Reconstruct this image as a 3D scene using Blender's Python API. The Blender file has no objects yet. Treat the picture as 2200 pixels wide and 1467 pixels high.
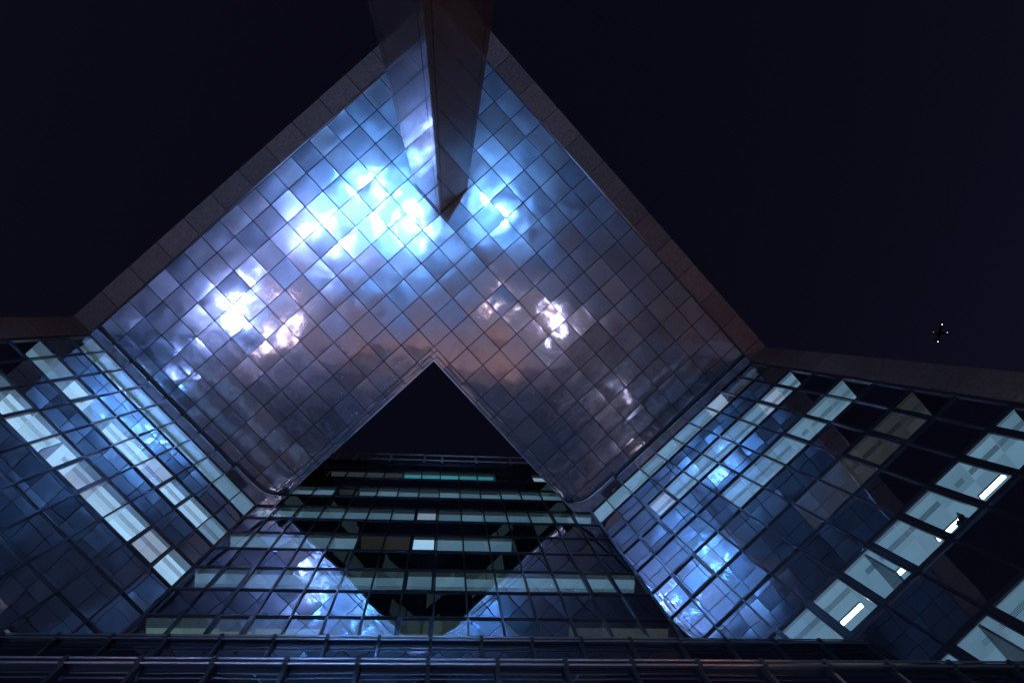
import bpy, math, random
from mathutils import Vector, Matrix
random.seed(11)
rad = math.radians
C = bpy.context.scene.collection
SC = bpy.context.scene

# ------------------------------------------------------------------ camera
EYE = 1.6                                   # camera height above the paving
cam_d = bpy.data.cameras.new('camera')
cam_d.sensor_width = 36.0
cam_d.lens = 1570.0 / 2200.0 * 36.0
cam_d.clip_start = 0.1
cam_d.clip_end = 20000
cam = bpy.data.objects.new('camera', cam_d)
C.objects.link(cam)
cam.matrix_world = Matrix(((0.995202, -0.043005, -0.087885, 0.0),
                           (-0.045876, -0.998468, -0.030920, 0.0),
                           (-0.086420, 0.034804, -0.995651, EYE),
                           (0, 0, 0, 1)))
SC.camera = cam

# ------------------------------------------------------------------ world, moon, exposure
world = bpy.data.worlds.new('World')
SC.world = world
world.use_nodes = True
wn = world.node_tree.nodes
wl = world.node_tree.links
wn.clear()
sky = wn.new('ShaderNodeTexSky')
sky.sky_type = 'NISHITA'
sky.sun_disc = False
sky.sun_elevation = rad(-2.5)
sky.sun_rotation = rad(70)
sky.air_density = 1.6
sky.dust_density = 2.0
bg = wn.new('ShaderNodeBackground')
bg.inputs['Strength'].default_value = 0.12
tint = wn.new('ShaderNodeMix'); tint.data_type = 'RGBA'; tint.blend_type = 'MULTIPLY'
tint.inputs[0].default_value = 1.0
tint.inputs[7].default_value = (0.67, 0.55, 1.15, 1)
wo = wn.new('ShaderNodeOutputWorld')
wl.new(sky.outputs[0], tint.inputs[6])
wl.new(tint.outputs[2], bg.inputs['Color'])
wl.new(bg.outputs[0], wo.inputs['Surface'])

sun_d = bpy.data.lights.new('moon', 'SUN')
sun_d.energy = 0.02
sun_d.angle = rad(0.5)
sun_d.color = (1.0, 0.95, 0.9)
sun = bpy.data.objects.new('moon', sun_d)
sun.rotation_euler = (rad(35), 0, rad(60))
C.objects.link(sun)

SC.view_settings.view_transform = 'Standard'
SC.view_settings.look = 'None'
SC.view_settings.exposure = 0.0
SC.view_settings.gamma = 1.0
SC.view_settings.use_curve_mapping = False
SC.render.engine = 'CYCLES'
cy = SC.cycles
cy.use_denoising = True
try:
    cy.denoiser = 'OPENIMAGEDENOISE'
except Exception:
    pass
cy.max_bounces = 9
cy.glossy_bounces = 6
cy.diffuse_bounces = 2
cy.transmission_bounces = 4
cy.transparent_max_bounces = 10
cy.sample_clamp_indirect = 60.0
cy.blur_glossy = 0.0
cy.use_light_tree = True

# ------------------------------------------------------------------ helpers
S2 = math.sqrt(2.0)
ZS = 31.6                                    # soffit above the eye
DZ = 1.91                                    # pane height of the curtain walls


def G(i, j):
    """soffit grid -> plan position"""
    return (-0.556 + (i + j) / S2, 1.35 + (i - j) / S2)


def H(z):
    return z + EYE


def mesh(name, verts, faces, mats=(), mi=None, smooth=False):
    m = bpy.data.meshes.new(name)
    m.from_pydata([tuple(v) for v in verts], [], faces)
    for k in mats:
        m.materials.append(k)
    if mi:
        for p, x in zip(m.polygons, mi):
            p.material_index = x
    if smooth:
        for p in m.polygons:
            p.use_smooth = True
    m.update()
    return m


def link(name, m, parent=None, loc=None, rot=None, scale=None):
    o = bpy.data.objects.new(name, m)
    C.objects.link(o)
    if parent is not None:
        o.parent = parent
    if loc is not None:
        o.location = loc
    if rot is not None:
        o.rotation_euler = rot
    if scale is not None:
        o.scale = scale
    return o


def thing(name, label, cat, loc=(0, 0, 0), rz=0.0, group=None):
    o = bpy.data.objects.new(name, None)
    o.empty_display_size = 0.3
    C.objects.link(o)
    o.location = loc
    o.rotation_euler = (0, 0, rz)
    o['label'] = label
    o['category'] = cat
    if group:
        o['group'] = group
    return o


BOXF = [(0, 3, 2, 1), (4, 5, 6, 7), (0, 1, 5, 4), (1, 2, 6, 5), (2, 3, 7, 6), (3, 0, 4, 7)]


def boxv(x0, x1, y0, y1, z0, z1):
    return [(x0, y0, z0), (x1, y0, z0), (x1, y1, z0), (x0, y1, z0),
            (x0, y0, z1), (x1, y0, z1), (x1, y1, z1), (x0, y1, z1)]


_cache = {}


def box(name, parent, mat, x0, x1, y0, y1, z0, z1, centre=True):
    """box part; equal boxes share one mesh"""
    key = (mat.name, round(x1 - x0, 4), round(y1 - y0, 4), round(z1 - z0, 4))
    m = _cache.get(key)
    if m is None:
        a, b, c = (x1 - x0) / 2, (y1 - y0) / 2, (z1 - z0) / 2
        m = mesh('box', boxv(-a, a, -b, b, -c, c), BOXF, (mat,))
        _cache[key] = m
    return link(name, m, parent, ((x0 + x1) / 2, (y0 + y1) / 2, (z0 + z1) / 2))


def prism(name, parent, mat, pts, z0, z1):
    n = len(pts)
    v = [(x, y, z0) for x, y in pts] + [(x, y, z1) for x, y in pts]
    a = sum(pts[k][0] * pts[(k + 1) % n][1] - pts[(k + 1) % n][0] * pts[k][1] for k in range(n))
    f = [tuple(range(n))[::-1], tuple(range(n, 2 * n))] + [(k, (k + 1) % n, n + (k + 1) % n, n + k) for k in range(n)]
    if a < 0:
        f = [t[::-1] for t in f]
    return link(name, mesh(name, v, f, (mat,)), parent)


def tube_geo(path, r, n=8, closed_caps=True):
    v, f = [], []
    P = [Vector(p) for p in path]
    up = Vector((0, 0, 1))
    for k, p in enumerate(P):
        d = (P[min(k + 1, len(P) - 1)] - P[max(k - 1, 0)]).normalized()
        ref = up if abs(d.dot(up)) < 0.95 else Vector((1, 0, 0))
        a = d.cross(ref).normalized()
        b = a.cross(d)
        rr = r[k] if isinstance(r, (list, tuple)) else r
        for q in range(n):
            t = 2 * math.pi * q / n
            v.append(p + (a * math.cos(t) + b * math.sin(t)) * rr)
    for k in range(len(P) - 1):
        for q in range(n):
            f.append((k * n + q, k * n + (q + 1) % n, (k + 1) * n + (q + 1) % n, (k + 1) * n + q))
    if closed_caps:
        f.append(tuple(range(n))[::-1])
        f.append(tuple((len(P) - 1) * n + q for q in range(n)))
    return v, f


def tube(name, parent, mat, path, r, n=8, loc=None):
    v, f = tube_geo(path, r, n)
    return link(name, mesh(name, v, f, (mat,), smooth=True), parent, loc)


def lathe(name, parent, mat, prof, loc=None, n=20, smooth=True):
    v, f = [], []
    for r, z in prof:
        for q in range(n):
            t = 2 * math.pi * q / n
            v.append((r * math.cos(t), r * math.sin(t), z))
    for k in range(len(prof) - 1):
        for q in range(n):
            f.append((k * n + q, k * n + (q + 1) % n, (k + 1) * n + (q + 1) % n, (k + 1) * n + q))
    f.append(tuple(range(n))[::-1])
    f.append(tuple((len(prof) - 1) * n + q for q in range(n)))
    return link(name, mesh(name, v, f, (mat,), smooth=smooth), parent, loc)


# ------------------------------------------------------------------ materials
def nodes(name):
    m = bpy.data.materials.new(name)
    m.use_nodes = True
    nt = m.node_tree
    nt.nodes.clear()
    out = nt.nodes.new('ShaderNodeOutputMaterial')
    return m, nt.nodes, nt.links, out


def principled(name, col, rough=0.5, metal=0.0, noise=0.0, nscale=3.0, bump=0.0, bscale=20.0, spec=0.5):
    m, N, L, out = nodes(name)
    p = N.new('ShaderNodeBsdfPrincipled')
    p.inputs['Base Color'].default_value = (*col, 1)
    p.inputs['Roughness'].default_value = rough
    p.inputs['Metallic'].default_value = metal
    p.inputs['Specular IOR Level'].default_value = spec
    tc = N.new('ShaderNodeTexCoord')
    if noise:
        oi = N.new('ShaderNodeObjectInfo')
        ns = N.new('ShaderNodeTexNoise'); ns.noise_dimensions = '4D'
        ns.inputs['Scale'].default_value = nscale
        ns.inputs['Detail'].default_value = 6
        L.new(tc.outputs['Object'], ns.inputs['Vector'])
        mm = N.new('ShaderNodeMath'); mm.operation = 'MULTIPLY'; mm.inputs[1].default_value = 40
        L.new(oi.outputs['Random'], mm.inputs[0]); L.new(mm.outputs[0], ns.inputs['W'])
        hv = N.new('ShaderNodeHueSaturation')
        hv.inputs['Color'].default_value = (*col, 1)
        mr = N.new('ShaderNodeMapRange')
        mr.inputs['From Min'].default_value = 0.3; mr.inputs['From Max'].default_value = 0.7
        mr.inputs['To Min'].default_value = 1 - noise; mr.inputs['To Max'].default_value = 1 + noise
        L.new(ns.outputs['Fac'], mr.inputs['Value'])
        m2 = N.new('ShaderNodeMapRange')
        m2.inputs['To Min'].default_value = 1 - noise * 0.6; m2.inputs['To Max'].default_value = 1 + noise * 0.6
        L.new(oi.outputs['Random'], m2.inputs['Value'])
        mu = N.new('ShaderNodeMath'); mu.operation = 'MULTIPLY'
        L.new(mr.outputs[0], mu.inputs[0]); L.new(m2.outputs[0], mu.inputs[1])
        L.new(mu.outputs[0], hv.inputs['Value'])
        L.new(hv.outputs[0], p.inputs['Base Color'])
    if bump:
        nb = N.new('ShaderNodeTexNoise'); nb.inputs['Scale'].default_value = bscale
        nb.inputs['Detail'].default_value = 5
        L.new(tc.outputs['Object'], nb.inputs['Vector'])
        bp = N.new('ShaderNodeBump'); bp.inputs['Strength'].default_value = 0.5
        bp.inputs['Distance'].default_value = bump
        L.new(nb.outputs['Fac'], bp.inputs['Height'])
        L.new(bp.outputs[0], p.inputs['Normal'])
    L.new(p.outputs[0], out.inputs['Surface'])
    return m


def emit(name, col, strength, noise=0.0, nscale=1.0):
    m, N, L, out = nodes(name)
    e = N.new('ShaderNodeEmission')
    e.inputs['Color'].default_value = (*col, 1)
    e.inputs['Strength'].default_value = strength
    if noise:
        tc = N.new('ShaderNodeTexCoord')
        oi = N.new('ShaderNodeObjectInfo')
        ns = N.new('ShaderNodeTexNoise'); ns.inputs['Scale'].default_value = nscale
        L.new(tc.outputs['Object'], ns.inputs['Vector'])
        ad = N.new('ShaderNodeMath'); ad.operation = 'ADD'
        L.new(ns.outputs['Fac'], ad.inputs[0]); L.new(oi.outputs['Random'], ad.inputs[1])
        mr = N.new('ShaderNodeMapRange')
        mr.inputs['From Min'].default_value = 0.3; mr.inputs['From Max'].default_value = 1.7
        mr.inputs['To Min'].default_value = strength * (1 - noise); mr.inputs['To Max'].default_value = strength * (1 + noise)
        L.new(ad.outputs[0], mr.inputs['Value'])
        L.new(mr.outputs[0], e.inputs['Strength'])
    L.new(e.outputs[0], out.inputs['Surface'])
    return m


def soffit_metal(name, r0, r1, wide, wide_r, bump=0.004, col=(0.78, 0.80, 0.84)):
    """polished steel sheet: sharp wavy lobe with a broad dusty one"""
    m, N, L, out = nodes(name)
    tc = N.new('ShaderNodeTexCoord')
    oi = N.new('ShaderNodeObjectInfo')
    w = N.new('ShaderNodeMath'); w.operation = 'MULTIPLY'; w.inputs[1].default_value = 57.0
    L.new(oi.outputs['Random'], w.inputs[0])

    def noise(scale, detail, dist=0.0):
        n = N.new('ShaderNodeTexNoise'); n.noise_dimensions = '4D'
        n.inputs['Scale'].default_value = scale
        n.inputs['Detail'].default_value = detail
        n.inputs['Distortion'].default_value = dist
        L.new(tc.outputs['Object'], n.inputs['Vector'])
        L.new(w.outputs[0], n.inputs['W'])
        return n
    n1 = noise(1.35, 0.7, 0.3)
    n2 = noise(5.0, 2.0)
    bp = N.new('ShaderNodeBump'); bp.inputs['Strength'].default_value = 1.0
    bp.inputs['Distance'].default_value = bump
    L.new(n1.outputs['Fac'], bp.inputs['Height'])
    ro = N.new('ShaderNodeMapRange')
    ro.inputs['From Min'].default_value = 0.3; ro.inputs['From Max'].default_value = 0.7
    ro.inputs['To Min'].default_value = r0; ro.inputs['To Max'].default_value = r1
    L.new(n2.outputs['Fac'], ro.inputs['Value'])
    cr = N.new('ShaderNodeValToRGB')
    cr.color_ramp.elements[0].position = 0.0; cr.color_ramp.elements[0].color = (col[0] * 0.74, col[1] * 0.86, col[2] * 1.02, 1)
    cr.color_ramp.elements[1].position = 1.0; cr.color_ramp.elements[1].color = (col[0] * 1.0, col[1] * 0.96, col[2] * 1.0, 1)
    L.new(oi.outputs['Random'], cr.inputs['Fac'])
    g1 = N.new('ShaderNodeBsdfPrincipled')
    g1.inputs['Metallic'].default_value = 1.0
    L.new(cr.outputs[0], g1.inputs['Base Color'])
    L.new(ro.outputs[0], g1.inputs['Roughness'])
    L.new(bp.outputs[0], g1.inputs['Normal'])
    g2 = N.new('ShaderNodeBsdfPrincipled')
    g2.inputs['Metallic'].default_value = 1.0
    L.new(cr.outputs[0], g2.inputs['Base Color'])
    g2.inputs['Roughness'].default_value = wide_r
    L.new(bp.outputs[0], g2.inputs['Normal'])
    mx = N.new('ShaderNodeMixShader')
    n3 = noise(1.5, 2.5, 0.8)
    wr = N.new('ShaderNodeMapRange')
    wr.inputs['From Min'].default_value = 0.3; wr.inputs['From Max'].default_value = 0.7
    wr.inputs['To Min'].default_value = wide * 0.35; wr.inputs['To Max'].default_value = wide * 1.7
    L.new(n3.outputs['Fac'], wr.inputs['Value'])
    tv = N.new('ShaderNodeMapRange')                 # dustier and cleaner sheets
    tv.inputs['To Min'].default_value = 0.7; tv.inputs['To Max'].default_value = 1.3
    fr_ = N.new('ShaderNodeMath'); fr_.operation = 'FRACT'
    L.new(w.outputs[0], fr_.inputs[0]); L.new(fr_.outputs[0], tv.inputs['Value'])
    tm = N.new('ShaderNodeMath'); tm.operation = 'MULTIPLY'; tm.use_clamp = True
    L.new(wr.outputs[0], tm.inputs[0]); L.new(tv.outputs[0], tm.inputs[1])
    L.new(tm.outputs[0], mx.inputs['Fac'])
    L.new(g1.outputs[0], mx.inputs[1]); L.new(g2.outputs[0], mx.inputs[2])
    g3 = N.new('ShaderNodeBsdfPrincipled')           # thin film of dust
    g3.inputs['Metallic'].default_value = 1.0
    g3.inputs['Roughness'].default_value = 0.58
    L.new(cr.outputs[0], g3.inputs['Base Color'])
    m3 = N.new('ShaderNodeMixShader'); m3.inputs['Fac'].default_value = 0.10
    L.new(mx.outputs[0], m3.inputs[1]); L.new(g3.outputs[0], m3.inputs[2])
    L.new(m3.outputs[0], out.inputs['Surface'])
    return m


def glass_mat(name, ior, tint, bump, bscale, back=None):
    """curtain wall pane: coated reflecting glass, clear or with a dark enamelled back"""
    m, N, L, out = nodes(name)
    tc = N.new('ShaderNodeTexCoord')
    oi = N.new('ShaderNodeObjectInfo')
    w = N.new('ShaderNodeMath'); w.operation = 'MULTIPLY'; w.inputs[1].default_value = 31.0
    L.new(oi.outputs['Random'], w.inputs[0])
    n = N.new('ShaderNodeTexNoise'); n.noise_dimensions = '4D'
    n.inputs['Scale'].default_value = bscale; n.inputs['Detail'].default_value = 1.0
    L.new(tc.outputs['Object'], n.inputs['Vector']); L.new(w.outputs[0], n.inputs['W'])
    bp = N.new('ShaderNodeBump'); bp.inputs['Distance'].default_value = bump; bp.inputs['Strength'].default_value = 1.0
    L.new(n.outputs['Fac'], bp.inputs['Height'])
    fr = N.new('ShaderNodeFresnel'); fr.inputs['IOR'].default_value = ior
    L.new(bp.outputs[0], fr.inputs['Normal'])
    gl = N.new('ShaderNodeBsdfGlossy')
    gl.inputs['Roughness'].default_value = 0.006
    gl.inputs['Color'].default_value = (0.86, 0.94, 1.0, 1)
    L.new(bp.outputs[0], gl.inputs['Normal'])
    if back is None:
        base = N.new('ShaderNodeBsdfTransparent')
        base.inputs['Color'].default_value = (*tint, 1)
    else:
        base = N.new('ShaderNodeBsdfDiffuse')
        base.inputs['Color'].default_value = (*back, 1)
    mx = N.new('ShaderNodeMixShader')
    L.new(fr.outputs[0], mx.inputs['Fac'])
    L.new(base.outputs[0], mx.inputs[1]); L.new(gl.outputs[0], mx.inputs[2])
    L.new(mx.outputs[0], out.inputs['Surface'])
    return m


M = {}
M['soffit'] = soffit_metal('soffit_steel', 0.06, 0.12, 0.36, 0.24, bump=0.0125)
M['ledge'] = soffit_metal('ledge_steel', 0.16, 0.24, 0.30, 0.5, bump=0.002, col=(0.62, 0.62, 0.64))
M['trim'] = principled('bright_trim', (0.72, 0.74, 0.78), 0.36, 1.0)
M['dark'] = principled('dark_void', (0.012, 0.012, 0.014), 0.8)
M['frame'] = principled('dark_anodised', (0.045, 0.043, 0.05), 0.34, 0.6, noise=0.15)
M['gasket'] = principled('black_gasket', (0.02, 0.02, 0.022), 0.5)
M['stone'] = principled('brown_granite', (0.135, 0.066, 0.048), 0.6, 0.0, noise=0.4, nscale=9.0, bump=0.003, bscale=60)
M['polished'] = principled('polished_granite', (0.075, 0.062, 0.066), 0.10, 0.0, noise=0.3, nscale=16.0, spec=0.38)
M['paving'] = principled('plaza_paving', (0.24, 0.23, 0.23), 0.55, 0.0, noise=0.35, nscale=0.5, bump=0.004, bscale=8)
M['room'] = principled('room_plaster', (0.16, 0.16, 0.16), 0.8)
M['slab'] = principled('slab_board', (0.03, 0.03, 0.034), 0.8)
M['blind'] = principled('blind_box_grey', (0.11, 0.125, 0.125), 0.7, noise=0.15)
M['blind_glow'] = emit('blind_box_glow', (0.42, 0.66, 0.95), 0.26, 0.35)  # own glow stands in for room light bounced onto the blind boxes
M['blind_faint_glow'] = emit('blind_box_faint_glow', (0.45, 0.70, 0.78), 0.045, 0.4)  # fainter glow, also in place of bounced room light
M['slate'] = principled('slate_partition', (0.06, 0.075, 0.085), 0.35, noise=0.2, nscale=2.0)
M['carpet'] = principled('pale_office_floor', (0.80, 0.76, 0.84), 0.7, noise=0.3, nscale=1.3)
M['slot'] = principled('slot_black', (0.02, 0.025, 0.03), 0.6)
M['glass'] = glass_mat('vision_glass', 4.0, (0.80, 0.90, 0.92), 0.0022, 1.6)
M['spandrel'] = glass_mat('spandrel_glass', 4.0, (0, 0, 0), 0.0022, 1.6, back=(0.010, 0.010, 0.014))
M['glass_c'] = glass_mat('vision_glass_rippled', 2.8, (0.72, 0.86, 0.88), 0.004, 1.3)
M['spandrel_c'] = glass_mat('spandrel_glass_rippled', 2.8, (0, 0, 0), 0.004, 1.3, back=(0.006, 0.006, 0.009))
M['ceil_teal'] = emit('lit_room_teal', (0.39, 0.70, 1.0), 0.45, 0.25)  # these ceilings glow themselves in place of lamps in the rooms
M['ceil_faint'] = emit('lit_room_faint', (0.38, 0.68, 0.98), 0.30, 0.3)
M['ceil_far'] = emit('lit_room_far', (0.45, 0.80, 0.92), 0.07, 0.3)
M['ceil_white'] = emit('lit_room_white', (0.47, 0.72, 1.0), 1.25, 0.2)
M['ceil_lilac'] = emit('lit_room_lilac', (0.62, 0.74, 1.0), 0.62, 0.2)
M['ceil_green'] = emit('lit_room_green', (0.62, 0.90, 0.80), 0.16, 0.25)
M['ceil_dim'] = emit('lit_room_dim', (0.80, 0.90, 1.0), 0.05, 0.3)
M['ceil_warm'] = emit('lit_room_warm', (0.95, 0.90, 0.86), 0.03, 0.3)
M['ceil_cyan'] = emit('lit_room_cyan', (0.16, 0.80, 1.0), 0.40, 0.2)
M['tube'] = emit('tube_light', (0.80, 0.93, 1.0), 11.0)
M['rail'] = principled('rail_steel', (0.52, 0.50, 0.55), 0.34, 0.9)
M['rail_paint'] = principled('rail_paint', (0.75, 0.73, 0.75), 0.45)
M['lampbody'] = principled('lamp_housing', (0.04, 0.04, 0.045), 0.45, 0.5)
M['plane'] = principled('aircraft_paint', (0.02, 0.02, 0.022), 0.5)

# ------------------------------------------------------------------ ground and sky-side setting
gs = 3000.0
ground = link('ground', mesh('ground', [(-gs, -gs, 0), (gs, -gs, 0), (gs, gs, 0), (-gs, gs, 0)], [(0, 1, 2, 3)], (M['paving'],)))
ground['kind'] = 'structure'
ground['label'] = 'grey paved plaza beneath the mirrored soffit'


# ------------------------------------------------------------------ curved sheet meshes (panes and soffit tiles)
def sheet(n, bulge, sx, sy, twist, lip, lipw):
    """unit sheet in x,y (-.5...5), bulging along -z, with a folded edge going +z"""
    v, f = [], []
    for a in range(n + 1):
        for b in range(n + 1):
            x = -0.5 + lipw + (1 - 2 * lipw) * a / n
            y = -0.5 + lipw + (1 - 2 * lipw) * b / n
            p, q = 2 * x, 2 * y
            z = -bulge * (1 - p * p) * (1 - q * q) + sx * (p * p - 0.3) * p + sy * (q * q - 0.3) * q + twist * p * q
            v.append((x, y, z))
    for a in range(n):
        for b in range(n):
            k = a * (n + 1) + b
            f.append((k, k + 1, k + n + 2, k + n + 1))
    if lip:
        ring = [a * (n + 1) for a in range(n)] + [n * (n + 1) + b for b in range(n)] + \
               [(n - a) * (n + 1) + n for a in range(n)] + [n - b for b in range(n)]
        # four folded edges on corner vertices of their own, so that the sheet's shading stays flat up to the fold
        cs = [0, n * (n + 1), n * (n + 1) + n, n]
        base = len(v)
        for c_ in cs:
            x, y, z = v[c_]
            v.append((x, y, z))
            v.append((math.copysign(0.5, x), math.copysign(0.5, y), z + lip))
        for e in range(4):
            a, b = base + 2 * e, base + 2 * ((e + 1) % 4)
            f.append((a, a + 1, b + 1, b))
    return v, f


def orient(v, f, want):
    """make the first face look along want"""
    a, b, c_ = (Vector(v[k]) for k in f[0][:3])
    if (b - a).cross(c_ - a).dot(Vector(want)) < 0:
        f = [t[::-1] for t in f]
    return f


TILES = []
for k in range(14):
    v, f = sheet(5, random.uniform(-0.003, 0.0055), random.gauss(0, 0.0022), random.gauss(0, 0.0022), random.gauss(0, 0.0018), 0.010, 0.006)
    f = orient(v, f, (0, 0, -1))
    me = mesh('soffit_tile', v, f, (M['soffit'],))
    for p in me.polygons:
        p.use_smooth = p.index < 25
    TILES.append(me)


def pane_meshes(mat, amp):
    out = []
    for k in range(6):
        v, f = sheet(4, random.uniform(0.2, 1.0) * amp * random.choice((1, 1, -1)), random.gauss(0, amp * 0.3), random.gauss(0, amp * 0.3), random.gauss(0, amp * 0.3), 0, 0)
        v = [(x, z, y) for x, y, z in v]
        f = orient(v, f, (0, -1, 0))
        out.append(mesh('pane', v, f, (mat,), smooth=True))
    return out


PANES = {'glass': pane_meshes(M['glass'], 0.0022), 'spandrel': pane_meshes(M['spandrel'], 0.0022),
         'glass_c': pane_meshes(M['glass_c'], 0.0055), 'spandrel_c': pane_meshes(M['spandrel_c'], 0.0055)}

SASH = None


def ring_mesh(name, w, h, b, y0, y1, mat):
    o = [(-w / 2, -h / 2), (w / 2, -h / 2), (w / 2, h / 2), (-w / 2, h / 2)]
    i = [(-w / 2 + b, -h / 2 + b), (w / 2 - b, -h / 2 + b), (w / 2 - b, h / 2 - b), (-w / 2 + b, h / 2 - b)]
    v = [(x, y0, z) for x, z in o] + [(x, y0, z) for x, z in i] + [(x, y1, z) for x, z in o] + [(x, y1, z) for x, z in i]
    f = []
    for k in range(4):
        n = (k + 1) % 4
        f += [(k, n, 4 + n, 4 + k), (8 + k, 12 + k, 12 + n, 8 + n), (k, 8 + k, 8 + n, n), (4 + k, 4 + n, 12 + n, 12 + k)]
    return mesh(name, v, f, (mat,))


def diffuser_mesh(w):
    """ceiling plate with four dark air slots, one connected sheet"""
    ys = [0]
    for k in range(4):
        ys += [0.012 + k * 0.036, 0.028 + k * 0.036]
    ys.append(0.150)
    v, f, mi = [], [], []
    for y in ys:
        v += [(-w / 2, y, 0), (w / 2, y, 0)]
    for k in range(len(ys) - 1):
        f.append((2 * k, 2 * k + 2, 2 * k + 3, 2 * k + 1))
        mi.append(1 if k % 2 == 1 else 0)
    return v, f, mi


_diff = {}


def diffuser(parent, x0, x1, y, z, ceil):
    key = (round(x1 - x0, 3), ceil)
    if key not in _diff:
        v, f, mi = diffuser_mesh(x1 - x0)
        _diff[key] = mesh('air_diffuser', v, f, (M[ceil], M['slot']), mi)
    return link('air_diffuser', _diff[key], parent, ((x0 + x1) / 2, y, z))


# ------------------------------------------------------------------ curtain walls
def curtain_wall(root, xs, k_top, k_bot, state, suffix, sash=(), depth=3.0, pelmet=(0.13, 0.23), slot_y=0.52, body_x=None):
    """local frame: x along the wall, y into the building, z up.  Levels z_k = ZS - k*DZ."""
    x_a, x_b = xs[0], xs[-1]
    bx0, bx1 = body_x if body_x else (x_a, x_b)
    zl = lambda k: H(ZS - k * DZ)
    z_hi = zl(k_top)
    z_lo = max(zl(k_bot), 0.0)
    # frame
    for n, x in enumerate(xs):
        w = 0.026 if 0 < n < len(xs) - 1 else 0.04
        box('mullion', root, M['frame'], x - w, x + w, -0.028, 0.10, z_lo, z_hi)
    for k in range(k_top, k_bot + 1):
        z = max(zl(k), 0.03)
        box('transom', root, M['frame'], x_a + 0.045, x_b - 0.045, -0.018, 0.085, z - 0.026, z + 0.026)
    # panes
    for k in range(k_top, k_bot):
        vision = k % 2 == 0
        za, zb = zl(k + 1), zl(k)
        if za < 0:
            za = 0.0
        for b in range(len(xs) - 1):
            kind = ('glass' if vision else 'spandrel') + suffix
            me = random.choice(PANES[kind])
            w, h = xs[b + 1] - xs[b] - 0.06, zb - za - 0.055
            o = link('pane', me, root, ((xs[b] + xs[b + 1]) / 2, 0.03, (za + zb) / 2),
                     (random.gauss(0, 0.0016), 0, random.gauss(0, 0.0016)), (w, 1, h))
            if (k, b) in sash:
                key = (round(w, 3), round(h, 3))
                if key not in _sash:
                    _sash[key] = ring_mesh('sash_frame', w, h, 0.075, -0.035, 0.035, M['frame'])
                s = link('sash_frame', _sash[key], root, ((xs[b] + xs[b + 1]) / 2, 0.02, (za + zb) / 2))
    # floors and rooms
    for k in range(k_top - (k_top % 2), k_bot, 2):
        if k < k_top:
            continue
        zc = zl(k)                                   # head of the vision pane
        sill = max(zl(k + 1), 0.0)
        top = min(zl(k - 1), z_hi)
        if top - zc > 0.3:
            box('floor_slab', root, M['slab'], bx0, bx1, 0.11, depth, zc + 0.14, top - 0.02)
        if any(state(k, b) for b in range(len(xs) - 1)):
            box('room_floor', root, M['carpet'], bx0 + 0.01, bx1 - 0.01, 0.12, depth - 0.01, sill - 0.017, sill - 0.006)
        prev = None
        for b in range(len(xs) - 1):
            st = state(k, b)
            x0, x1 = xs[b], xs[b + 1]
            if st:
                name = st[0]
                box('ceiling_panel', root, M[name], x0 + 0.004, x1 - 0.004, 0.115, 0.830, zc + 0.115, zc + 0.135)
                if k > 2:
                    box('ceiling_panel', root, M[name], x0 + 0.004, x1 - 0.004, 0.840, 1.9, zc + 0.115, zc + 0.135)
                p0, p1 = st[1] if len(st) > 1 and st[1] else pelmet
                if len(st) > 3:                      # a dark office partition standing across the bay
                    box('room_partition', root, M['slate'], x0 + st[3], x0 + st[3] + 0.05, 0.22, 1.9, zc - 1.15, zc + 0.105)
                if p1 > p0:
                    bm = 'blind' if name in ('ceil_dim', 'ceil_warm') else ('blind_faint_glow' if suffix or p1 > 0.6 or name == 'ceil_green' else 'blind_glow')
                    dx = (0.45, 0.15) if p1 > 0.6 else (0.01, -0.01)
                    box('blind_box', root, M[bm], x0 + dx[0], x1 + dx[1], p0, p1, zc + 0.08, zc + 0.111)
                mode = st[2] if len(st) > 2 else 1
                if mode == 1:
                    diffuser(root, x0 + 0.015, x1 - 0.015, slot_y, zc + 0.112, name)
                elif mode == 2:
                    diffuser(root, x0 + 0.55, x0 + 0.80, slot_y, zc + 0.112, name)
            lit = bool(st) and st[0] not in ('ceil_dim', 'ceil_warm')
            if prev is not None and lit != prev:
                box('partition', root, M['room'], x0 - 0.02, x0 + 0.02, 0.13, depth - 0.05, sill + 0.05, zc + 0.11)
            prev = lit
    box('core_wall', root, M['slab'], bx0, bx1, depth + 0.005, depth + 0.25, 0.0, z_hi)


_sash = {}

# ---- left wing: plane j = -10.05, local x = i + 10
wing_a = thing('office_wing', 'glass office wing with blue soffit reflections and windows lit without visible tubes', 'building',
               (*G(-10, -10.05), 0), rad(45))
xs_a = [0.15] + [float(n) for n in range(1, 10)] + [9.86]


def state_a(k, b):
    if k == 0:
        return [('ceil_green', (0.11, 0.12), 0), ('ceil_teal', (0.16, 0.24), 1)][0 if b == 0 else 1] if b < 7 else ('ceil_teal', (0.11, 0.24), 0)
    if k == 2:
        if b in (0, 1):
            return ('ceil_teal', (0.115, 0.52), 0)
        if b == 2:
            return ('ceil_white', (0.115, 0.25), 2)
        if b in (6,):
            return ('ceil_lilac', (0.115, 0.13), 1)
        return ('ceil_white' if b % 3 else 'ceil_teal', (0.115, 0.24 + 0.05 * ((b * 5) % 3)), 1)
    if k == 4:
        if b in (0, 1):
            return ('ceil_teal', (0.115, 0.50), 0)
        if b == 4:
            return ('ceil_white', (0.115, 0.27), 2, 0.20)
        return ('ceil_lilac' if b in (5, 8) else 'ceil_white', (0.115, 0.26 + 0.04 * ((b * 7) % 4)), 1)
    if k == 8 and b == 8:
        return ('ceil_teal', (0.115, 0.3), 0)
    if k == 6 and b in (2, 5, 6):
        return None
    return None


curtain_wall(wing_a, xs_a, 0, 17, state_a, '', sash={(2, 2), (4, 5), (7, 3), (4, 2), (2, 7), (4, 8), (8, 3)}, body_x=(-0.85, 9.7))
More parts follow.
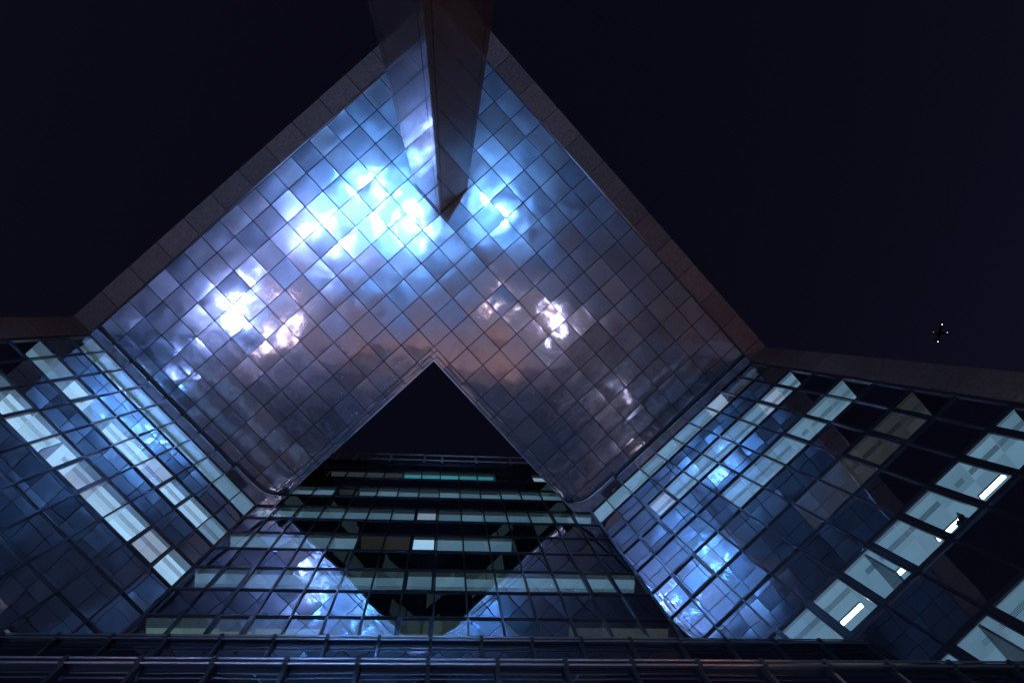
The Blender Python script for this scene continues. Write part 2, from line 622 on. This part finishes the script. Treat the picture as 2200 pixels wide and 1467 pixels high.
# ---- right wing: plane i = 10.04, local x = j
wing_b = thing('office_wing', 'glass office wing with white fluorescent tubes glowing behind its lower windows', 'building',
               (*G(10.04, 0), 0), rad(-45))
xs_b = [0.14] + [float(n) for n in range(1, 10)] + [9.85]


def state_b(k, b):
    if k == 0:
        if b in (8, 9):
            return ('ceil_dim', (0.115, 0.30), 0)
        return ('ceil_lilac' if b == 7 else 'ceil_teal', (0.115, 0.28 if b in (3, 5, 6) else 0.16), 0)
    if k == 2:
        return None if b < 2 else (('ceil_lilac' if b in (8, 2) else 'ceil_teal'), (0.13, 0.24), 1)
    if k == 4:
        return ('ceil_teal', (0.13, 0.25), 1 if b != 7 else 2) if b > 3 else None
    if k == 6:
        return ('ceil_dim', (0.2, 0.21), 1) if b > 6 else (('ceil_warm', (0.2, 0.21), 0) if b > 4 else None)
    if k == 8:
        if b < 2:
            return None
        if b == 4:
            return ('ceil_teal', (0.15, 0.25), 2, 0.78)
        return ('ceil_teal', (0.15, 0.18) if b == 7 else (0.15, 0.25), 2 if b in (7,) else 1)
    if k == 10:
        if b < 3:
            return None
        if b == 4:
            return ('ceil_teal', (0.15, 0.25), 2, 0.70)
        return ('ceil_teal', (0.15, 0.25), 1)
    return None


curtain_wall(wing_b, xs_b, 0, 17, state_b, '', sash={(2, 2), (3, 1), (5, 1), (2, 8), (4, 7), (6, 8), (6, 7)} | {(8, q) for q in range(2, 10)} | {(10, q) for q in range(3, 10)}, body_x=(0.3, 10.8))

# stone piers at the two wing ends, slab by slab, plus the end walls behind
for root, xa, xb in ((wing_a, -0.85, 0.10), (wing_b, 9.90, 10.85)):
    for n in range(18):
        z1 = H(ZS) - 0.02 - n * DZ
        z0 = max(z1 - DZ + 0.015, 0.0)
        if z1 > 0.1:
            box('pier_slab', root, M['stone'], xa, xb, -0.06, 0.24, z0, z1)
    box('end_wall', root, M['stone'], min(xa, xb) + (0 if xa < 0 else 0.65), min(xa, xb) + (0.3 if xa < 0 else 0.95), 0.25, 3.25, 0.0, H(ZS))

# ---- central block: plane Y = 8.37
block = thing('office_block', 'glass office block behind the triangular opening, rows of teal windows and rippled blue reflections', 'building',
              (-7.78, 8.37, 0), 0)
BAY = 14.46 / 15
xs_c = [n * BAY for n in range(16)]


def state_c(k, b):
    pel = (0.115, 0.25 + 0.02 * ((b * 7 + k) % 3))
    if k == -4:
        if b in (6, 7, 8, 9, 10):
            return ('ceil_cyan', (0.115, 0.24), 0)
        if b == 13:
            return ('ceil_lilac', (0.115, 0.24), 0)
        if b in (2, 3, 4, 5, 14):
            return ('ceil_dim', (0.115, 0.18), 0)
        return None
    if k == -2:
        if b == 3:
            return ('ceil_warm', (0.115, 0.2), 0)
        return ('ceil_faint', pel, 0)
    if k == 0:
        return ('ceil_faint', (0.115, 0.27), 0) if b not in (7,) else ('ceil_lilac', (0.115, 0.24), 0)
    if k == 2:
        if b in (5, 6):
            return ('ceil_warm', (0.115, 0.12), 0)
        if b > 10:
            return None
        return ('ceil_white' if b == 7 else 'ceil_faint', (0.115, 0.22), 0)
    if k == 4:
        return ('ceil_faint', (0.115, 0.33 if b in (5, 6, 9) else 0.27), 1)
    if k == 6:
        if b < 5:
            return ('ceil_green', (0.115, 0.40 + 0.08 * (b == 2)), 0)
        if b in (6, 7, 8):
            return ('ceil_green', (0.115, 0.52), 0)
        return ('ceil_dim', (0.115, 0.3), 0) if b > 11 else None
    return None


curtain_wall(block, xs_c, -5, 8, state_c, '_c', sash={(-2, 3), (0, 7), (2, 7), (4, 7), (6, 7), (6, 2), (0, 1), (0, 13), (4, 13), (4, 1)},
             slot_y=0.60)
box('parapet', block, M['frame'], -0.02, 14.48, -0.07, 0.4, H(ZS + 5 * DZ) + 0.032, H(ZS + 5 * DZ) + 0.25)
box('roof', block, M['slab'], 0, 14.46, 0.41, 3.25, H(ZS + 5 * DZ) + 0.01, H(ZS + 5 * DZ) + 0.2)
box('base_wall', block, M['slab'], 0, 14.46, 0.12, 0.4, 0, H(ZS - 8 * DZ) - 0.05)

# ---- railing along the roof edge
rail = thing('roof_railing', 'thin pale metal railing along the roof edge above the teal windows', 'railing', (0, 8.30, H(41.25)), 0)
tube('top_rail', rail, M['rail_paint'], [(-6.6, 0, 2.1), (6.4, 0, 2.1)], 0.045)
tube('middle_rail', rail, M['rail_paint'], [(-6.6, 0, 0.62), (6.4, 0, 0.62)], 0.04)
for x in (-6.0, -4.96, -2.96, -1.01, -0.01, 1.94, 3.95, 5.95):
    box('post', rail, M['rail_paint'], x - 0.05, x + 0.05, -0.03, 0.03, 0.0, 2.06)

# ------------------------------------------------------------------ glazed steps in front of the block
def glazed_step(label, yf, ztop, x0, x1, yb, rows):
    root = thing('glazed_entrance_hall', label, 'entrance hall', (0, yf, 0), 0)
    zt = H(ztop)
    ms = []
    n0 = math.ceil((x0 + 0.074) / BAY)
    x = -0.074 + n0 * BAY
    while x < x1 - 0.1:
        ms.append(x)
        x += BAY
    edges = [x0 + 0.02] + ms + [x1 - 0.02]
    for x in edges:
        box('mullion', root, M['frame'], x - 0.026, x + 0.026, -0.035, 0.09, 0.0, zt)
    zz = [zt]
    while zz[-1] > 0.4:
        zz.append(max(zz[-1] - rows, 0.0))
    for z in zz:
        box('transom', root, M['frame'], x0 + 0.06, x1 - 0.06, -0.035, 0.08, max(z - 0.06, 0.0), max(z, 0.06))
    for r in range(len(zz) - 1):
        for a, b in zip(edges[:-1], edges[1:]):
            if b - a < 0.15:
                continue
            link('pane', random.choice(PANES['spandrel_c']), root, ((a + b) / 2, 0.03, (zz[r] + zz[r + 1]) / 2),
                 (random.gauss(0, 0.002), 0, random.gauss(0, 0.002)), (b - a - 0.06, 1, zz[r] - zz[r + 1] - 0.06))
    box('roof', root, M['slab'], x0 + 0.1, x1 - 0.1, 0.10, yb - yf - 0.06, zt - 0.25, zt - 0.05)
    tube('rail_tube', root, M['rail'], [(x0 + 0.1, -0.07, zt - 0.03), (x1 - 0.1, -0.07, zt - 0.03)], 0.016)
    tube('rail_tube', root, M['rail'], [(x0 + 0.1, -0.07, zt - 0.17), (x1 - 0.1, -0.07, zt - 0.17)], 0.016)
    for x in ms:
        box('rail_bracket', root, M['gasket'], x - 0.032, x + 0.032, -0.095, -0.037, zt - 0.20, zt - 0.005)
    return root


glazed_step('upper glazed hall front reflecting the soffit grid beneath the block window rows', 6.18, 13.83, -9.86, 8.74, 8.37, 3.5)
glazed_step('lower dark glazed hall front projecting ahead, its twin rails reaching both wings', 4.87, 10.15, -11.17, 10.05, 6.18, 3.5)

# ------------------------------------------------------------------ mirrored canopy
cx, cyy = G(0, 0)
canopy = thing('mirror_canopy', 'mirror-tiled steel soffit with a triangular notch, glowing blue and white with floodlight reflections', 'canopy',
               (cx, cyy, H(ZS)), rad(45))
# local frame: x = i, y = -j, z up


def tile(i0, i1, j0, j1, name='soffit_tile', tilt=0.011):
    w, h = i1 - i0, j1 - j0
    sq = abs(w - h) < 0.01
    turn = random.choice((0, 1, 2, 3)) if sq else random.choice((0, 2))
    o = link(name, random.choice(TILES), canopy, ((i0 + i1) / 2, -(j0 + j1) / 2, 0.0))
    o.rotation_euler = (random.gauss(0, tilt), random.gauss(0, tilt), turn * math.pi / 2)
    o.scale = (w - 0.020, h - 0.020, 1)
    return o


for i in range(-10, 9):
    for j in range(-9, 10):
        if i >= 0 and j < 0:
            continue
        i0 = -9.92 if i == -10 else i
        j1 = 9.87 if j == 9 else j + 1
        tile(i0, i + 1, j, j1)
for i in range(-10, 0):                           # cut tiles along the two wings
    tile(-9.92 if i == -10 else i, i + 1, -9.62, -9)
for j in range(0, 10):
    tile(9, 9.62, j, 9.87 if j == 9 else j + 1)
# slim border tiles round the notch, two strips
for n in range(0, 9):
    a, b = -n - 1, -n
    tile(0.0, 0.20, a, min(b, -0.2) if n == 0 else b, 'border_tile')
    tile(0.20, 0.40, a, min(b, -0.4) if n == 0 else b, 'border_tile')
    tile(0.2 if n == 0 else n, n + 1, -0.20, 0.0, 'border_tile')
    tile(0.4 if n == 0 else n, n + 1, -0.40, -0.20, 'border_tile')
tile(0.0, 0.20, -9.62, -9, 'border_tile'); tile(0.2, 0.40, -9.62, -9, 'border_tile')
tile(9, 9.62, -0.2, 0.0, 'border_tile'); tile(9, 9.62, -0.4, -0.2, 'border_tile')
box('notch_corner_tile', canopy, M['soffit'], 0.0, 0.19, 0.0, 0.19, 0.0, 0.01)
box('notch_corner_tile', canopy, M['soffit'], 0.20, 0.39, 0.20, 0.39, 0.0, 0.01)
# bright edge trims
box('edge_trim', canopy, M['trim'], 0.40, 0.435, 0.42, 9.75, -0.03, 0.25)
box('edge_trim', canopy, M['trim'], 0.42, 9.75, 0.40, 0.435, -0.03, 0.25)
tube('edge_trim', canopy, M['trim'], [(-9.945, -9.87, -0.05), (-9.945, 9.9, -0.05)], 0.036)
tube('edge_trim', canopy, M['trim'], [(-9.92, -9.895, -0.05), (9.9, -9.895, -0.05)], 0.036)
# dark carrier above the open joints (three slabs of the L)
box('carrier', canopy, M['dark'], -9.95, 0.39, -9.88, 9.70, 0.05, 0.24)
box('carrier', canopy, M['dark'], 0.395, 9.70, -9.88, 0.39, 0.05, 0.24)
# joint clips, far too small to pick apart
cv, cf = [], []
for i in range(-9, 10):
    for j in range(-9, 10):
        for (x, y) in ((i, j + 0.5), (i + 0.5, j)):
            if x > 0.05 and y < -0.05 or x > 9 or y > 9.6 or y < -9:
                continue
            s = len(cv)
            cv += boxv(x - 0.015, x + 0.015, -y - 0.015, -y + 0.015, -0.006, 0.045)
            cf += [tuple(s + t for t in q) for q in BOXF]
clips = link('joint_clips', mesh('joint_clips', cv, cf, (M['gasket'],)), canopy)
clips['kind'] = 'stuff'
# ledges along the wings with the dark pipe beside them
for n in range(-10, -1):
    box('ledge_panel', canopy, M['ledge'], (-9.93 if n == -10 else n) + 0.008, n + 1 - 0.008, 9.66, 10.02, -0.10, -0.07)
    m = -n - 1
    box('ledge_panel', canopy, M['ledge'], 9.66, 10.01, -(9.88 if m == 9 else m + 1) + 0.008, -m - 0.008, -0.10, -0.07)


def loc2(X, Y):
    """plan -> canopy local"""
    dx, dy = X - cx, Y - cyy
    return ((dx + dy) / S2, (-dx + dy) / S2)


for sgn in (1, -1):
    def mir(X):
        return X if sgn > 0 else 2 * cx - X
    arc = [(-8.62, 6.63), (-8.1, 7.15), (-7.82, 7.42), (-7.55, 7.64), (-7.3, 7.78), (-7.05, 7.85), (-6.80, 7.87)]
    # curved ledge corner
    out = [(mir(x - 0.06), y + 0.08) for x, y in arc]
    pts = [loc2(mir(-9.02), 7.05)] + [loc2(x, y) for x, y in out] + [loc2(mir(-6.52), 7.87), loc2(mir(-6.98), 8.33), loc2(mir(-7.74), 8.33)]
    prism('ledge_corner', canopy, M['ledge'], pts, -0.10, -0.07)
    ii = [(-9.9 + 0.3 * n) for n in range(27)]
    path = []
    for q in ii:
        if q < -1.95:
            x, y = G(q, -9.56)
            path.append((mir(x), y))
    path += [(mir(x), y) for x, y in arc]
    pth = [(*loc2(x, y), -0.06) for x, y in path]
    tube('drain_pipe', canopy, M['gasket'], pth, 0.062)
    pth2 = [(*loc2(mir(x), y), -0.115) for x, y in [G(q, -9.66) for q in ii if q < -1.95]] + [(*loc2(mir(x - 0.05), y + 0.07), -0.115) for x, y in arc]
    tube('ledge_nosing', canopy, M['trim'], pth2, 0.022)
    for n in range(-9, -1):
        x, y = G(n, -9.58)
        a, b = loc2(mir(x), y)
        box('pipe_bracket', canopy, M['gasket'], a - 0.07, a + 0.07, b - 0.09, b + 0.09, -0.15, 0.0)

# stone border beams round the outside of the soffit
for n in range(14):
    a = -9.98 + n * 1.5
    b = min(a + 1.47, 10.8)
    a0 = -10.92 if n == 0 else a
    # left edge: x from -10.92 to -9.99 ; runs along y (= -j)
    box('border_slab', canopy, M['stone'], -10.92, -9.99, -b, -a, -0.06, 0.9)
    # right edge: y from -10.86 to -9.93 ; runs along x
    if b > a:
        box('border_slab', canopy, M['stone'], a, b, -10.86, -9.93, -0.06, 0.9)
for n in range(1):
    box('border_slab', canopy, M['stone'], -10.92, -9.99, 10.0, 10.9, -0.06, 0.9)

# upper storeys standing on the canopy (seen only in the block's glass)
box('upper_wall', canopy, M['slab'], 0.10, 0.38, 0.44, 9.65, 0.26, 9.2)
box('upper_wall', canopy, M['slab'], 0.44, 9.65, 0.10, 0.38, 0.26, 9.2)
box('upper_wall', canopy, M['stone'], -10.9, -10.5, -10.8, 10.8, 0.92, 9.2)
box('upper_wall', canopy, M['stone'], -10.45, 10.8, -10.84, -10.45, 0.92, 9.2)
box('upper_roof', canopy, M['slab'], -10.9, 0.38, -10.8, 10.8, 9.22, 9.5)
box('upper_roof', canopy, M['slab'], 0.40, 10.8, -10.8, 0.38, 9.22, 9.5)
for fl in range(2):
    zb = 1.2 + fl * 3.82
    for n in range(9):
        lit = 'ceil_far' if (n * 5 + fl * 3) % 4 in (0, 1) else 'gasket'
        box('upper_window', canopy, M[lit], 0.385, 0.41, 0.55 + n, 1.45 + n, zb, zb + 1.8)
        lit = 'ceil_far' if (n * 3 + fl) % 4 in (0, 1) else 'gasket'
        box('upper_window', canopy, M[lit], 0.55 + n, 1.45 + n, 0.385, 0.41, zb, zb + 1.8)

# ------------------------------------------------------------------ column
col = thing('stone_column', 'tall square polished dark stone column rising to the mirrored soffit', 'column', (*G(-4.82, 4.83), 0), rad(45))
hw = 0.79
ztop = H(ZS) - 0.015
box('core', col, M['dark'], -hw + 0.05, hw - 0.05, -hw + 0.05, hw - 0.05, 0, ztop)
zz = [0.0]
while zz[-1] < ztop - 0.2:
    zz.append(min(zz[-1] + 3.82, ztop))
for a, b in zip(zz[:-1], zz[1:]):
    for s in (-1, 1):
        box('cladding_panel', col, M['polished'], s * hw - 0.045 * (s > 0), s * hw + 0.045 * (s < 0), -hw + 0.16, hw - 0.16, a, b - 0.012)
        box('cladding_panel', col, M['polished'], -hw + 0.16, hw - 0.16, s * hw - 0.045 * (s > 0), s * hw + 0.045 * (s < 0), a, b - 0.012)
for sx in (-1, 1):
    for sy in (-1, 1):
        x0, x1 = sorted((sx * hw, sx * (hw - 0.145)))
        y0, y1 = sorted((sy * hw, sy * (hw - 0.145)))
        box('corner_post', col, M['polished'], x0, x1, y0, y1, 0, ztop)

# dark spotlights clamped to the inner ends of the drain pipes
def spotlight(X, Y, label):
    t = thing('spotlight', label, 'spotlight', (X, Y, H(ZS) - 0.12), 0, None)
    lathe('lamp_body', t, M['lampbody'], [(0.03, -0.30), (0.13, -0.28), (0.15, -0.10), (0.10, 0.06), (0.03, 0.08)], n=12)
    box('mount_bracket', t, M['lampbody'], -0.16, 0.16, -0.05, 0.05, 0.0, 0.10)
    lathe('lamp_knob', t, M['gasket'], [(0.05, -0.16), (0.09, -0.14), (0.09, -0.04), (0.05, -0.02)], (0.17, 0.08, 0.0), n=10)
    return t


spotlight(-6.66, 7.74, 'small dark spotlight at the soffit notch, beside the wing without visible tubes')
spotlight(5.56, 7.76, 'small dark spotlight at the soffit notch, beside the wing with the glowing tubes')

# ------------------------------------------------------------------ fluorescent lamps behind the right wing's glass
wb = wing_b.matrix_basis.copy()
Rz = Matrix.Translation(Vector((*G(10.04, 0), 0))) @ Matrix.Rotation(rad(-45), 4, 'Z')
# where each tube shows in its bay (u0..u1); seen from the plaza it lies further along the ceiling
tubes = [(7, 0.18, 0.88, 1.17, 'tube in the third lit window from the stone pier'),
         (6, 0.02, 0.50, 1.20, 'tube partly hidden by a leafy pot plant'),
         (5, 0.86, 0.99, 1.17, 'tube stub in the bay next to the potted plant'),
         (4, 0.72, 0.98, 1.10, 'tube glowing beside the shaded bay'),
         (3, 0.12, 0.72, 1.02, 'long tube low in the wing, above the hall rails')]
for b, u0, u1, y, txt in tubes:
    zc = H(ZS - 8 * DZ) + 0.03
    sh = lambda u: b + u + (y - 0.03) / 10.6 * (b + u - 1.35)
    j0, j1 = sh(u0), sh(u1)
    p = Rz @ Vector(((j0 + j1) / 2, y, zc))
    t = thing('fluorescent_lamp', 'white fluorescent ' + txt, 'lamp', p, rad(-45))
    h = (j1 - j0) / 2
    box('lamp_diffuser', t, M['tube'], -h, h, -0.045, 0.045, -0.05, 0.0)
    box('lamp_housing', t, M['lampbody'], -h - 0.02, h + 0.02, -0.05, 0.05, 0.003, 0.06)
# pot plant on the sill
zc = H(ZS - 9 * DZ)
p = Rz @ Vector((6.55, 0.22, zc + 0.02))
pl = thing('pot_plant', 'small dark pot plant on the window sill in front of a short tube', 'plant', p, rad(-45))
lathe('pot', pl, M['lampbody'], [(0.08, 0), (0.11, 0.18), (0.12, 0.2)], n=10)
for n in range(9):
    a = n * 0.7
    r = 0.2 + 0.08 * math.sin(n * 2.1)
    v = [(0, 0, 0.2), (math.cos(a) * r * 0.6 - 0.08, math.sin(a) * r * 0.6, 0.36), (math.cos(a) * r, math.sin(a) * r, 0.38 + 0.07 * (n % 3)), (math.cos(a) * r * 0.6 + 0.08, math.sin(a) * r * 0.6, 0.36)]
    link('leaf', mesh('leaf', v, [(0, 1, 2, 3)], (M['gasket'],)), pl)

# ------------------------------------------------------------------ plaza lights (seen as reflections), with added warm lamps
def floodlight(X, Y, col_, strength, r, label, aim=(-1.5, -2.0)):
    t = thing('floodlight', label, 'floodlight', (X, Y, 0), 0)
    lathe('base_plate', t, M['lampbody'], [(0.22, 0.001), (0.22, 0.03), (0.05, 0.04)], n=14)
    tube('stand', t, M['lampbody'], [(0, 0, 0.03), (0, 0, 0.42)], 0.035)
    d = (Vector((aim[0], aim[1], 33.0)) - Vector((X, Y, 0.6))).normalized()
    rot = d.to_track_quat('Z', 'Y').to_euler()
    body = lathe('lamp_body', t, M['lampbody'], [(0.05, -0.30), (r * 0.75, -0.25), (r + 0.03, -0.02), (r + 0.03, 0.03), (r + 0.005, 0.03), (r + 0.005, 0.0)], (0, 0, 0.72), n=18)
    body.rotation_euler = rot
    e = emit('flood_lens', col_, strength)
    lens = lathe('lens', body, e, [(r, 0.004), (r, 0.010)], None, n=18, smooth=False)
    return t


BL = (0.16, 0.43, 1.0)
LI = (0.36, 0.46, 1.0)
floodlight(-7.0, -10.86, BL, 3000, 0.19, 'blue white floodlight on the paving outside the canopy edge, straight out from the column')
floodlight(-3.9, -8.0, BL, 2600, 0.19, 'blue white floodlight on the paving close beside the column')
floodlight(-11.2, -6.4, LI, 2200, 0.19, 'lilac white floodlight on the paving, one of a close pair outside the canopy edge')
floodlight(-9.85, -7.5, BL, 1200, 0.16, 'smaller blue floodlight of the close pair outside the canopy edge')
floodlight(-18.4, -0.2, LI, 1500, 0.19, 'lilac white floodlight on the paving outside the stone pier of the wing')
floodlight(2.9, -9.9, BL, 3000, 0.19, 'blue white floodlight on the paving across the column from the others', aim=(1, -3))


floodlight(36.0, -9.0, (1.0, 0.42, 0.18), 1600, 0.24, 'added orange floodlight far out on the paving, unseen, warming the brown border beam', aim=(9, -5))  # added out of view, stands in for warm street light on the border


def street_lamp(X, Y, h, globes, col_, strength, r, label):
    t = thing('street_lamp', label, 'street lamp', (X, Y, 0), 0)
    lathe('post', t, M['lampbody'], [(0.16, 0.0), (0.15, 0.3), (0.07, 0.4), (0.05, h - 0.3), (0.06, h - 0.28), (0.03, h - 0.05)], n=12)
    e = emit('lamp_globe', col_, strength)
    for gx, gy in globes:
        tube('arm', t, M['lampbody'], [(0, 0, h - 0.4), (gx * 0.6, gy * 0.6, h - 0.45), (gx, gy, h - r - 0.02)], 0.025)
        prof = [(max(0.02, r * math.sin(math.pi * q / 10)), -r * math.cos(math.pi * q / 10)) for q in range(11)]
        lathe('globe', t, e, prof, (gx, gy, h), n=14)


street_lamp(-13.3, 1.4, 4.0, [(0.55, -0.4), (-0.5, -0.3), (-0.1, 0.75)], (1.0, 0.70, 0.86), 70, 0.17, 'street lamp with three pink white globes near the stone pier')
street_lamp(8.9, 0.1, 4.0, [(0.45, 0.3), (-0.5, -0.3)], (0.86, 0.74, 1.0), 45, 0.22, 'street lamp with two lilac globes before the wing with tubes')
street_lamp(4.8, -1.8, 4.0, [(0.0, 0.2)], (1.0, 0.72, 0.78), 25, 0.22, 'single globe pink street lamp under the canopy')


def lantern(X, z, label):  # added, unseen: put here to throw an orange glow on the paving
    t = thing('added_lantern', label, 'lantern', (X, 4.87 - 0.05, z), 0, 'added orange lanterns along the lower hall front')
    box('wall_plate', t, M['lampbody'], -0.08, 0.08, -0.03, 0.0, -0.2, 0.2)
    tube('arm', t, M['lampbody'], [(0, -0.03, 0.1), (0, -0.25, 0.16), (0, -0.35, 0.12)], 0.02)
    lathe('hood', t, M['lampbody'], [(0.20, 0.10), (0.08, 0.20), (0.02, 0.22)], (0, -0.35, 0), n=12)
    lathe('glass_globe', t, LAN, [(0.03, -0.14), (0.11, -0.08), (0.13, 0.02), (0.10, 0.09)], (0, -0.35, 0), n=12)


LAN = emit('added_lantern_glow', (1.0, 0.42, 0.16), 340)
for X in (-6.4, -2.5, 1.4, 5.3):
    lantern(X, 2.8, 'added orange lantern on the front of the lower glazed hall')

# ------------------------------------------------------------------ aeroplane
D = 1000.0
ap = thing('aeroplane', 'distant dark aeroplane with small white lights in the night sky', 'aeroplane', (0.7091 * D, -0.0102 * D, D + EYE), 0)
nose, tail = Vector((1.45, -10.2, 0)), Vector((-3.3, 15.0, 0))
ax = tail - nose
path = [nose + ax * t for t in (0, 0.05, 0.15, 0.6, 0.85, 1.0)]
tube('fuselage', ap, M['plane'], [tuple(p) for p in path], [0.3, 1.2, 1.9, 1.9, 1.0, 0.3], 10)


def wing(name, root_a, root_b, tip_a, tip_b, th):
    v = [(*p, -th) for p in (root_a, root_b, tip_b, tip_a)] + [(*p, th) for p in (root_a, root_b, tip_b, tip_a)]
    link(name, mesh(name, v, BOXF, (M['plane'],)), ap)


wing('wing', (0, -1), (-0.5, 4), (14.5, 4.2), (14.8, 2.6), 0.25)
wing('wing', (0, -1), (-0.5, 4), (-13.5, 3.6), (-13.2, 2.0), 0.25)
wing('tailplane', (-2.4, 10.5), (-3.0, 13.5), (2.6, 14.4), (2.8, 13.2), 0.15)
wing('tailplane', (-2.4, 10.5), (-3.0, 13.5), (-8.2, 13.9), (-7.8, 12.7), 0.15)
lw = emit('aircraft_light', (1.0, 0.95, 1.0), 6.0)
lr = emit('aircraft_red', (1.0, 0.4, 0.35), 2.0)
for (x, y, m_, r) in ((1.45, -10.2, lw, 0.5), (-3.3, 15.0, lw, 0.5), (-11.2, 1.6, lr, 0.35), (10.0, 1.0, lw, 0.3)):
    prof = [(max(0.03, r * math.sin(math.pi * q / 8)), -r * math.cos(math.pi * q / 8)) for q in range(9)]
    lathe('navigation_light', ap, m_, prof, (x, y, -1.2), n=10)
